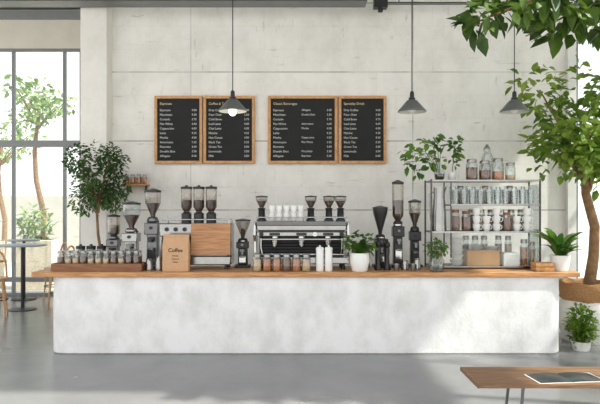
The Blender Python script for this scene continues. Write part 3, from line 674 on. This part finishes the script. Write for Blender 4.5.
r=root('wooden_crate',(3.20,7.92,CT),'small wooden slatted crate at the worktop end','crate')
g=G()
for z in (.03,.085): 
    for y in (-.09,.09): g.box((0,y,z),(.24,.012,.045))
    for x in (-.114,.114): g.box((x,0,z),(.012,.168,.045))
g.box((0,0,.008),(.22,.17,.012)); g.obj('crate_slats',M_bframe,r)
r=root('potted_plant',(3.46,7.98,CT),'broad leaved green plant in a white pot at the worktop end','potted plant')
g=G(); g.lathe([(0,0),(.10,0),(.13,.18),(.13,.2),(.118,.2),(.115,.165),(0,.165)],n=28); g.obj('pot',M_white,r)
g=G(); g.cyl((0,0,.165),.112,.008); g.obj('soil',M_soil,r)
g=G()
for i in range(34):
    a=R.uniform(0,6.28)
    g.strap((R.uniform(-.03,.03),R.uniform(-.03,.03),.16),a,R.uniform(.34,.54),R.uniform(.08,.11),R.uniform(.4,1.1),droop=R.uniform(.7,1.1))
g.obj('foliage',M_leafm,r)

# ---------------------------------------------------------------- left tree behind counter
r=autotree('indoor_tree',(-3.04,9.15,0),2.30,(.46,.40,.72),2200,.075,.036,M_leafd,'dark green ficus tree in a pot behind the counter',.03,zb=.35,nb=14,lean=(-.04,0))
g=G(); g.lathe([(0,0),(.18,0),(.24,.4),(.22,.4),(.2,.34),(0,.34)]); g.obj('pot',M_concpot,r)
g=G(); g.cyl((0,0,.34),.2,.02); g.obj('soil',M_soil,r)
r=root('wall_shelf',(-2.70,9.88,2.26),'small oak wall shelf carrying little jars','shelf')
g=G(); g.box((0,0,.012),(.42,.22,.024)); g.obj('shelf_board',M_bframe,r,bevel=.003)
for x in (-.15,.15):
    g=G(); g.box((x,.07,-.05),(.02,.08,.1)); g.obj('bracket',M_dark,r)
j=jar(-2.85,9.86,2.284,.045,.16,M_orange,'tiny jar on the oak wall shelf','jars on the wall shelf')
for i in (1,2,3): dup(j,(-2.85+i*.1,9.86,2.284))

# ---------------------------------------------------------------- right tree + basket
r=autotree('indoor_tree',(4.14,8.6,0),3.05,(.98,.72,1.15),1250,.175,.10,M_leafy,'bright sunlit fig tree in a woven basket planter',.085,zb=.75,nb=16,wig=.07)
g=G(); g.lathe([(0,0),(.34,0),(.41,.2),(.42,.48),(.36,.58),(.33,.58),(.31,.5),(0,.5)],n=32); g.obj('pale_planter',M_concpot,r)
g=G(); n=40; vs=[];fs=[]
lev=[(.34,.56),(.38,.60),(.39,.66),(.405,.72),(.41,.78),(.40,.83),(.385,.84),(.375,.80),(.37,.74)]
for li,(rr,z) in enumerate(lev):
    for i in range(n):
        a=2*math.pi*i/n; k=1+0.025*math.sin(a*9+li*1.3)+0.02*math.sin(a*5-li); vs.append((rr*k*math.cos(a),rr*k*math.sin(a),z+.012*math.sin(a*7+li)))
for li in range(len(lev)-1):
    for i in range(n):
        j=(i+1)%n; fs.append((li*n+i,li*n+j,(li+1)*n+j,(li+1)*n+i))
g.add(vs,fs); g.obj('burlap_basket',M_basket,r,sharp=80)
g=G(); g.cyl((0,0,.73),.372,.02,n=28); g.obj('soil',M_soil,r)
r=root('fern_planter',(3.74,7.98,0),'low bushy trailing fern tucked beside the pale planter','potted plant')
g=G(); g.lathe([(0,0),(.10,0),(.13,.12),(.115,.12),(.10,.10),(0,.10)]); g.obj('pot',M_concpot,r)
g=G()
for i in range(140): g.strap((R.uniform(-.05,.05),R.uniform(-.05,.05),.10),R.uniform(0,6.28),R.uniform(.2,.38),.03,R.uniform(.2,1.8))
g.cluster((0,0,.34),(.18,.17,.26),300,.09,.04); g.obj('foliage',M_leafy,r)

# overhanging tree
tk=([(0,0,.5),(.05,.02,1.4),(-.05,0,2.4),(-.4,0,3.3),(-.9,.05,3.75)],[.09,.08,.07,.05,.035])
br=[([(-.9,.05,3.75),(-1.6,0,3.8),(-2.2,0,3.72),(-2.85,-.02,3.45)],[.03,.022,.014,.006]),
    ([(-1.3,.02,3.79),(-1.9,.1,3.6),(-2.3,.12,3.4)],[.015,.01,.005]),
    ([(-.8,.05,3.7),(-1.3,-.1,3.5),(-1.6,-.15,3.3)],[.015,.01,.005]),
    ([(-.4,0,3.3),(-.9,-.2,3.3),(-1.3,-.2,3.15)],[.015,.01,.005])]
cl=[((-2.65,0,3.58),(.25,.25,.12),46),((-2.2,0,3.66),(.32,.3,.16),85),((-1.8,0,3.64),(.35,.3,.20),105),((-1.4,0,3.58),(.35,.3,.25),115),((-1.1,0,3.50),(.35,.3,.28),95),((-.6,0,3.6),(.5,.4,.4),90),((-2.78,0,3.45),(.08,.1,.08),12),((-2.0,.1,3.48),(.25,.2,.1),26)]
r=tree('overhanging_tree',(4.3,5.2,0),tk,br,cl,.19,.10,M_leafh,'tall potted tree whose leafy branches arch overhead',hang=.3)
g=G(); g.lathe([(0,0),(.26,0),(.34,.55),(.31,.55),(.29,.48),(0,.48)]); g.obj('pot',M_concpot,r)
g=G(); g.cyl((0,0,.48),.29,.03); g.obj('soil',M_soil,r)

# ---------------------------------------------------------------- bench + magazine
r=root('coffee_bench',(2.55,5.13,0),'low thin brown oak slab bench with a magazine on it','bench')
for i in range(3):
    g=G(); g.box((0,-.18+i*.18,.432),(2.22,.178,.036)); g.obj('seat_plank',M_bench,r,bevel=.003)
for sx in (-1,1):
    for sy in (-1,1):
        g=G(); g.tube([(sx*.7,sy*.16,.414),(sx*.74,sy*.18,0)],[.014,.011]); g.obj('leg',M_steel,r)
r=root('magazine',(2.22,5.03,.45),'open glossy dark magazine lying on the oak bench','magazine',rz=rad(6))
for s in (-1,1):
    g=G(); n=8; vs=[];fs=[]
    for i in range(n+1):
        t=i/n; x=s*t*.28; z=.004+.012*math.sin(math.pi*min(1,t*1.1))*(1-t*.6)
        vs+=[(x,-.13,z),(x,.13,z)]
    for i in range(n): fs.append((i*2,i*2+2,i*2+3,i*2+1) if s>0 else (i*2,i*2+1,i*2+3,i*2+2))
    g.add(vs,fs,0); g.obj('open_page',M_paper,r)
g=G(); g.box((0,0,.002),(.58,.27,.004)); g.obj('cover',M_pages,r)

# ---------------------------------------------------------------- left café tables and chairs
def cafe_table(x,y,h,rr,label):
    r=root('cafe_table',(x,y,0),label,'table')
    g=G(); g.lathe([(0,h-.035),(rr-.01,h-.035),(rr,h-.025),(rr,h-.005),(rr-.008,h),(0,h)],n=36); g.obj('table_top',M_tabletop,r)
    g=G(); g.cyl((0,0,.03),.03,h-.065); g.obj('pedestal',M_dark,r)
    g=G(); g.lathe([(0,0),(.25,0),(.25,.015),(.05,.04),(0,.04)],n=28); g.obj('table_base',M_dark,r)
cafe_table(-5.18,11.2,1.22,.42,'round blue grey bar height café table')
cafe_table(-5.75,12.5,1.25,.32,'small round blue grey café table near the window')
first=[None]
def chair(x,y,rz,label):
    if first[0]: 
        n=dup(first[0],(x,y,0),rz); n['label']=label; return n
    r=root('cafe_chair',(x,y,0),label,'chair','wooden café chairs',rz=rz); sh=.68
    g=G(); g.lathe([(0,sh-.03),(.19,sh-.03),(.205,sh-.015),(.2,sh+.005),(0,sh-.003)],n=28); g.obj('seat',M_chairw,r)
    for a in (45,135,225,315):
        c,s=math.cos(rad(a)),math.sin(rad(a)); g=G(); g.tube([(c*.16,s*.16,sh-.02),(c*.24,s*.24,0)],[.018,.014]); g.obj('leg',M_chairw,r)
    g=G(); pts=[]
    for i in range(13):
        t=i/12; a=math.pi*t; pts.append((-.19*math.cos(a),.15+.06*math.sin(a),sh+ .50*math.sin(a)**.6 if 0<t<1 else sh))
    g.tube(pts,.017)
    pts=[(-.185+.37*i/8,.165+.055*math.sin(math.pi*i/8),sh+.30) for i in range(9)]; g.tube(pts,.022); g.obj('backrest',M_chairw,r)
    g=G(); pts=[(.2*math.cos(2*math.pi*i/24),.2*math.sin(2*math.pi*i/24),.3) for i in range(25)]; g.tube(pts,.01,n=6); g.obj('footrest_ring',M_dark,r)
    first[0]=r; return r
chair(-5.30,10.45,rad(200),'bentwood bar chair drawn up to the round table')
chair(-5.05,12.35,rad(-50),'bentwood bar chair on the far side of the table')
chair(-6.30,12.1,rad(60),'bentwood bar chair facing the window')
chair(-4.52,11.35,rad(-100),'bentwood bar chair turned beside the round table')

# ---------------------------------------------------------------- light
w=bpy.data.worlds.new('World'); SC.world=w; w.use_nodes=True; nt=w.node_tree; bg=nt.nodes['Background']
tc=nt.nodes.new('ShaderNodeTexCoord'); sp=nt.nodes.new('ShaderNodeSeparateXYZ'); rp=nt.nodes.new('ShaderNodeValToRGB')
nt.links.new(tc.outputs['Generated'],sp.inputs[0]); nt.links.new(sp.outputs['Z'],rp.inputs['Fac']); nt.links.new(rp.outputs['Color'],bg.inputs['Color'])
rp.color_ramp.elements[0].position=0.0; rp.color_ramp.elements[0].color=(1.0,0.98,0.95,1); rp.color_ramp.elements[1].position=0.7; rp.color_ramp.elements[1].color=(0.92,0.95,1.0,1)
bg.inputs['Strength'].default_value=1.68
sun=bpy.data.lights.new('sun','SUN'); sun.energy=7.5; sun.angle=rad(1.8); sun.color=(1,0.95,0.86)
so=bpy.data.objects.new('sun',sun); COL.objects.link(so); so.location=(8,2,9)
so.rotation_euler=Vector((-1,0.34,-1.3)).to_track_quat('-Z','Y').to_euler()

cam=bpy.data.cameras.new('camera'); cam.sensor_width=36; cam.lens=36; cam.shift_y=8/600; cam.clip_end=200
co=bpy.data.objects.new('camera',cam); COL.objects.link(co); co.location=(0,0,1.86); co.rotation_euler=(rad(90),0,0); SC.camera=co
SC.view_settings.view_transform='Standard'
